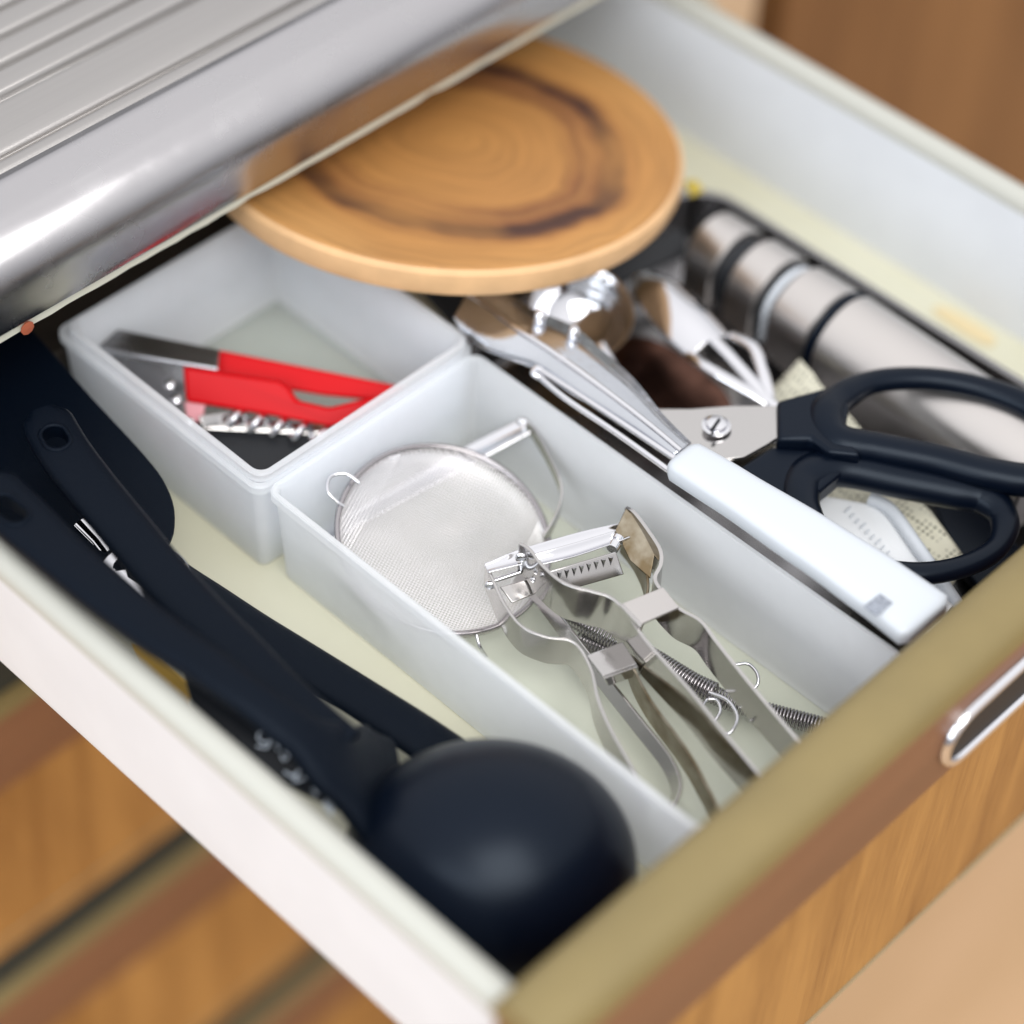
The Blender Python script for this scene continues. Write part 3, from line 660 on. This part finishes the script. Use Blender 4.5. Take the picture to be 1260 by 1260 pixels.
cols_ = [spl([P(*f_[q], z_[q]) for f_, z_ in zip(fp, zs_)], 6) for q in range(3)]
vs = []
for a_, b__, c_ in zip(*cols_):
    for t_ in (0, .5): vs.append(a_.lerp(b__, t_))
    vs.append(b__)
    for t_ in (.5, 1): vs.append(b__.lerp(c_, t_))
NN = len(cols_[0])
M_galv = mat('spangled_chrome', (.58, .60, .64), .16, 1, bump=.25, bscale=260, rvar=.10, vscale=320, bdist=.0003)
finish('folded_blade', vs, [(5*i+q, 5*i+q+1, 5*i+q+6, 5*i+q+5) for i in range(NN-1) for q in range(4)], M_galv, wt, ang=28, solid=.0012)
tube('blade_ridge', cols_[1], (.0012, .0016, .0016, .0013, .0012), M_chrome, wt, seg=8)
for a, b_, r in ((664, 390, .0028), (706, 410, .0026)):
    lathe('knob', [(r*.6, -.004), (r, -.0025), (r*1.05, 0), (r*.8, .0025), (r*.3, .0034)], P(a, b_, .064), (.1, .1, 1), M_chrome, wt, seg=24, ang=80)
# ------------------------------------------------------------------ chrome pieces in the tray
bw = thing('measuring_spoon', 'round shiny steel spoon bowl in the tray behind the chrome tool', 'spoon')
lathe('bowl', [(.0001, -.016), (.009, -.0145), (.017, -.009), (.0215, 0), (.0225, .0003), (.0222, .0008), (.0210, .0004), (.0165, -.0083), (.009, -.0135), (.0001, -.0150)], P(715, 385, .042), (-.25, -.30, 1), M_chrome, bw, seg=64, ang=70)
tube('handle', spl([P(735, 425, .038), P(760, 470, .035), P(770, 490, .033)], 6), .004, M_chrome, bw, seg=10, flat=.35, up=V(0, 0, 1))
tg = thing('slotted_server', 'shiny steel slotted serving spoon lying in the tray beside the sharpener', 'spoon')
channel('bowl', [P(790, 338, .040), P(812, 365, .042), P(845, 400, .042), P(875, 430, .041)], (.010, .024, .026, .024), (-.001, -.006, -.007, -.006), .0012, M_chrome, tg)
for off, w0 in ((-.0110, .003), (0, .0026), (.0110, .003)):
    a, b_ = P(874, 428, .040), P(945, 495, .040); d = (b_-a).normalized(); s = d.cross(V(0, 0, 1)).normalized()
    pth = spl([a+s*off+V(0, 0, .006-abs(off)*.4), a.lerp(b_, .35)+s*off*1.05+V(0, 0, .005), a.lerp(b_, .75)+s*off*.5+V(0, 0, .003), b_+s*off*.08], 6)
    tube('tine', pth, .0027, M_chrome, tg, seg=10, flat=.6, up=V(0, 0, 1))
tube('neck', [P(938, 488, .040), P(990, 535, .036)], .003, M_chrome, tg, seg=10)
cb = slab('tray_reflection', [P(745, 425, .018), P(800, 415, .018), P(870, 460, .016), P(900, 500, .015), P(850, 510, .015), P(770, 490, .016)], .002, mat('brown_reflection', (.15, .075, .055), .25, 1, var=.7, vscale=60), bevel=.0006, smooth_n=4)  # added plate, its brown colour paints a reflection in the tray
tag(cb, 'added brown metal plate standing in for a reflection in the tray under the slotted spoon', 'reflection')
dk = slab('dark_patch', [P(515, 352, .030), P(575, 340, .030), P(700, 330, .030), P(840, 280, .030), P(850, 310, .024), P(760, 350, .022), P(600, 395, .022), P(555, 395, .022)], .005, M_blackm, bevel=.001)  # black slab stands in for a dark thing or the board's cast shadow
tag(dk, 'flat black slab standing in for a dark thing or shadow under the near edge of the round wooden board', 'plate')
# ------------------------------------------------------------------ knife sharpener
ks = thing('knife_sharpener', 'brushed steel knife sharpener with black slots in the right side of the tray', 'sharpener')
K0, K1 = P(872, 302, .030), P(1262, 572, .030); kd = (K1-K0); KL = kd.length; kd.normalize(); kside = kd.cross(V(0, 0, 1)).normalized(); kup = kside.cross(kd)
def Dring(t, r, drop=0):
    c = K0+kd*t; out = []
    for k in range(25):
        a = math.radians(-8+196*k/24); out.append(c+kside*math.cos(a)*r+kup*(math.sin(a)*r*1.0-drop))
    out += [c-kside*r*.97-kup*(r*.85), c+kside*r*.97-kup*(r*.85)]
    return out
def Kr(t): return .0170+.0045*min(1, t/.10)
def seg_(name, t0, t1, m, dr=0, cham=.0008):
    loft(name, [Dring(t0, Kr(t0)-dr-cham), Dring(t0+cham, Kr(t0)-dr), Dring(t1-cham, Kr(t1)-dr), Dring(t1, Kr(t1)-dr-cham)], m, ks, ang=40)
seg_('core', .002, .105, M_blackm, .004)
seg_('shell', 0, .0175, M_brush); seg_('shell', .0262, .0430, M_brush); seg_('shell', .0520, .0735, M_brush)
seg_('ring', .0745, .0785, M_nylon_s, -.0006); seg_('shell', .0786, KL+.012, M_brush)
loft('ceramic_wheel', [Dring(.0462, .0156), Dring(.0466, .0164), Dring(.0492, .0164), Dring(.0496, .0156)], M_plast, ks)
# ------------------------------------------------------------------ cloth, white handle, black case under the scissors
M_cloth = bpy.data.materials.new('perforated_cream_cloth'); M_cloth.use_nodes = True; nt = M_cloth.node_tree; b = nt.nodes['Principled BSDF']; b.inputs['Roughness'].default_value = .8
tc = nt.nodes.new('ShaderNodeTexCoord'); vo = nt.nodes.new('ShaderNodeTexVoronoi'); vo.inputs['Scale'].default_value = 420; vo.inputs['Randomness'].default_value = .1
nt.links.new(tc.outputs['Object'], vo.inputs['Vector'])
rp = nt.nodes.new('ShaderNodeValToRGB'); rp.color_ramp.elements[0].position = .22; rp.color_ramp.elements[0].color = (.10, .10, .07, 1); rp.color_ramp.elements[1].position = .36; rp.color_ramp.elements[1].color = (.70, .68, .55, 1)
nt.links.new(vo.outputs['Distance'], rp.inputs[0]); nt.links.new(rp.outputs[0], b.inputs['Base Color'])
q4 = [P(938, 492, .018), P(984, 442, .033), P(1193, 690, .022), P(1120, 790, .016)]
vs = []; G = 24
for i in range(G+1):
    for j in range(G+1):
        u, v = i/G, j/G; p = (q4[0].lerp(q4[1], u)).lerp(q4[3].lerp(q4[2], u), v)
        vs.append(p+V(0, 0, .0022*noise.noise(p*60)+.0012*noise.noise(p*170)))
cl = finish('mesh_cloth', vs, [(i*(G+1)+j, i*(G+1)+j+1, (i+1)*(G+1)+j+1, (i+1)*(G+1)+j) for i in range(G) for j in range(G)], M_cloth, ang=180, solid=.0008)
tag(cl, 'cream perforated cloth lying under the black scissors', 'cloth')
wp = thing('plastic_scoop', 'white plastic handle with raised lettering seen through the lower scissor loop', 'handle')
slab('flat_body', [P(988, 604, .032), P(1088, 622, .032), P(1112, 648, .031), P(1182, 742, .028), P(1172, 754, .027), P(1140, 742, .027), P(1060, 695, .028), P(1030, 660, .029)], .004, M_plast2, wp, bevel=.0012)
tube('raised_edge', spl([P(1070, 613, .034), P(1096, 628, .0335), P(1128, 672, .032), P(1176, 742, .029), P(1184, 756, .028)], 6), (.0028, .0028, .0028, .003), M_plast, wp, seg=12)
for k in range(9):
    a = P(1040+k*6.2, 630+k*6.6, .0322-.0002*k); tube('raised_letter', [a, a+(P(1046+k*6.2, 624+k*6.6, .0322-.0002*k)-a)*(.8 if k % 3 else 1.1)], .00035, M_plast, wp, seg=6)
kb = slab('black_case', [P(1135, 590, .014), P(1200, 610, .014), P(1270, 690, .014), P(1220, 740, .012), P(1185, 700, .012)], .005, M_nylon_s, bevel=.001)
tag(kb, 'small black case beside the perforated cloth below the scissor loop', 'case')
cc = thing('steel_clip', 'small steel clip by the lower end of the white handle', 'clip')
slab('plate', [P(1118, 735, .030), P(1140, 742, .030), P(1160, 765, .028), P(1142, 785, .026), P(1128, 765, .027)], .0015, M_chrome, cc)
tube('pin', [P(1150, 738, .031), P(1168, 752, .030)], .0028, M_plast2, cc, seg=10)
# ------------------------------------------------------------------ scissors
sx = thing('scissors', 'black handled kitchen scissors with visible pivot screw lying across the tray', 'scissors')
slab('blade', [P(958, 499, .055), P(900, 499, .054), P(850, 503, .052), P(800, 503, .050), P(720, 480, .044), P(700, 478, .042), P(760, 520, .046), P(840, 552, .051), P(880, 566, .053), P(915, 562, .054), P(960, 537, .055)], .0016, M_sat, sx, bevel=.0003)
slab('blade', [P(790, 495, .046), P(840, 515, .0485), P(885, 545, .0500), P(955, 545, .0500), P(930, 575, .0500), P(880, 588, .0490), P(835, 560, .0485)], .0016, M_sat, sx, bevel=.0003)
lathe('pivot_screw', [(.0058, 0), (.0058, .0008), (.0048, .0012), (.0046, .0008), (.0042, .0008), (.0040, .0022), (.0030, .0028), (.0001, .0030)], P(881, 525, .0535), (0, 0, 1), M_chrome, sx, seg=32)
cs = P(880, 523, .0567); dd = (P(888, 512, .0567)-P(872, 534, .0567)).normalized()
tube('screw_slot', [cs-dd*.0036, cs+dd*.0036], .0007, M_blackm, sx, seg=6)
def grip(name, pts, rad, flat, m, n=10, closed=True):
    path = spl(pts, n, closed); R_ = []
    N = len(path); K = len(rad)
    for i in range(N):
        t = i/N*K; k = int(t) % K; f = t-int(t); f = f*f*(3-2*f); R_.append(rad[k]*(1-f)+rad[(k+1) % K]*f)
    vs, fs = tube_geo(path, R_, 16, closed, flat, V(0, 0, 1)); return finish(name, vs, fs, m, sx, ang=80)
z1 = .056
pts = [(1016, 513), (1036, 488), (1075, 470), (1135, 466), (1200, 476), (1262, 498), (1300, 528), (1306, 565), (1275, 590), (1220, 584), (1150, 566), (1080, 552), (1030, 542)]
grip('upper_grip', [P(a, b_, z1-.000012*max(0, a-1000)) for a, b_ in pts], (.0080, .0064, .0051, .0050, .0052, .0057, .0063, .0070, .0072, .0070, .0068, .0068, .0074), .9, M_nylon_s)
slab('grip_block', [P(956, 492, .0592), P(1008, 478, .0600), P(1040, 470, .0595), P(1045, 500, .0598), P(1040, 530, .0600), P(1060, 560, .0595), P(1020, 556, .0595), P(998, 539, .0595), P(986, 541, .0592), P(957, 540, .0590)], .010, M_nylon_s, sx, bevel=.0018)
z2 = .049
pts = [(985, 600), (1000, 582), (1040, 576), (1110, 590), (1170, 602), (1212, 612), (1236, 640), (1226, 674), (1185, 697), (1125, 706), (1060, 695), (1012, 668), (988, 632)]
grip('lower_grip', [P(a, b_, z2-.00002*max(0, a-1000)) for a, b_ in pts], (.0080, .0085, .0084, .0084, .0084, .0078, .0058, .0046, .0046, .0048, .0050, .0060, .0075), .85, M_nylon_s)
slab('grip_block', [P(908, 575, .0530), P(950, 548, .0540), P(1010, 552, .0540), P(1040, 578, .0535), P(1006, 606, .0525), P(985, 622, .0515), P(962, 626, .0515), P(940, 606, .0520)], .010, M_nylon_s, sx, bevel=.0020)
slab('stopper', [P(995, 541, .0545), P(1240, 585, .0525), P(1240, 600, .0515), P(1100, 585, .0525), P(1005, 560, .0540)], .006, M_nylon_s, sx, bevel=.0012)
# ------------------------------------------------------------------ small bits on the drawer floor at the right
yb = slab('yellow_tie', [P(842, 222, .046), P(856, 220, .046), P(866, 232, .046), P(850, 240, .046)], .002, mat('yellow_plastic', (.5, .38, .05), .5), bevel=.0005)
tag(yb, 'tiny yellow tie between the round board and the tray corner', 'tie')
ob = slab('orange_slip', [P(1150, 385, .001), P(1165, 378, .001), P(1222, 412, .001), P(1212, 424, .001)], .0006, mat('orange_paper', (.72, .60, .36), .6), bevel=0, smooth_n=3)
tag(ob, 'pale yellow paper scrap on the drawer floor right of the tray', 'paper')
scene.render.engine = 'CYCLES'
scene.cycles.max_bounces = 14; scene.cycles.diffuse_bounces = 9; scene.cycles.glossy_bounces = 6; scene.cycles.transmission_bounces = 10; scene.cycles.transparent_max_bounces = 12
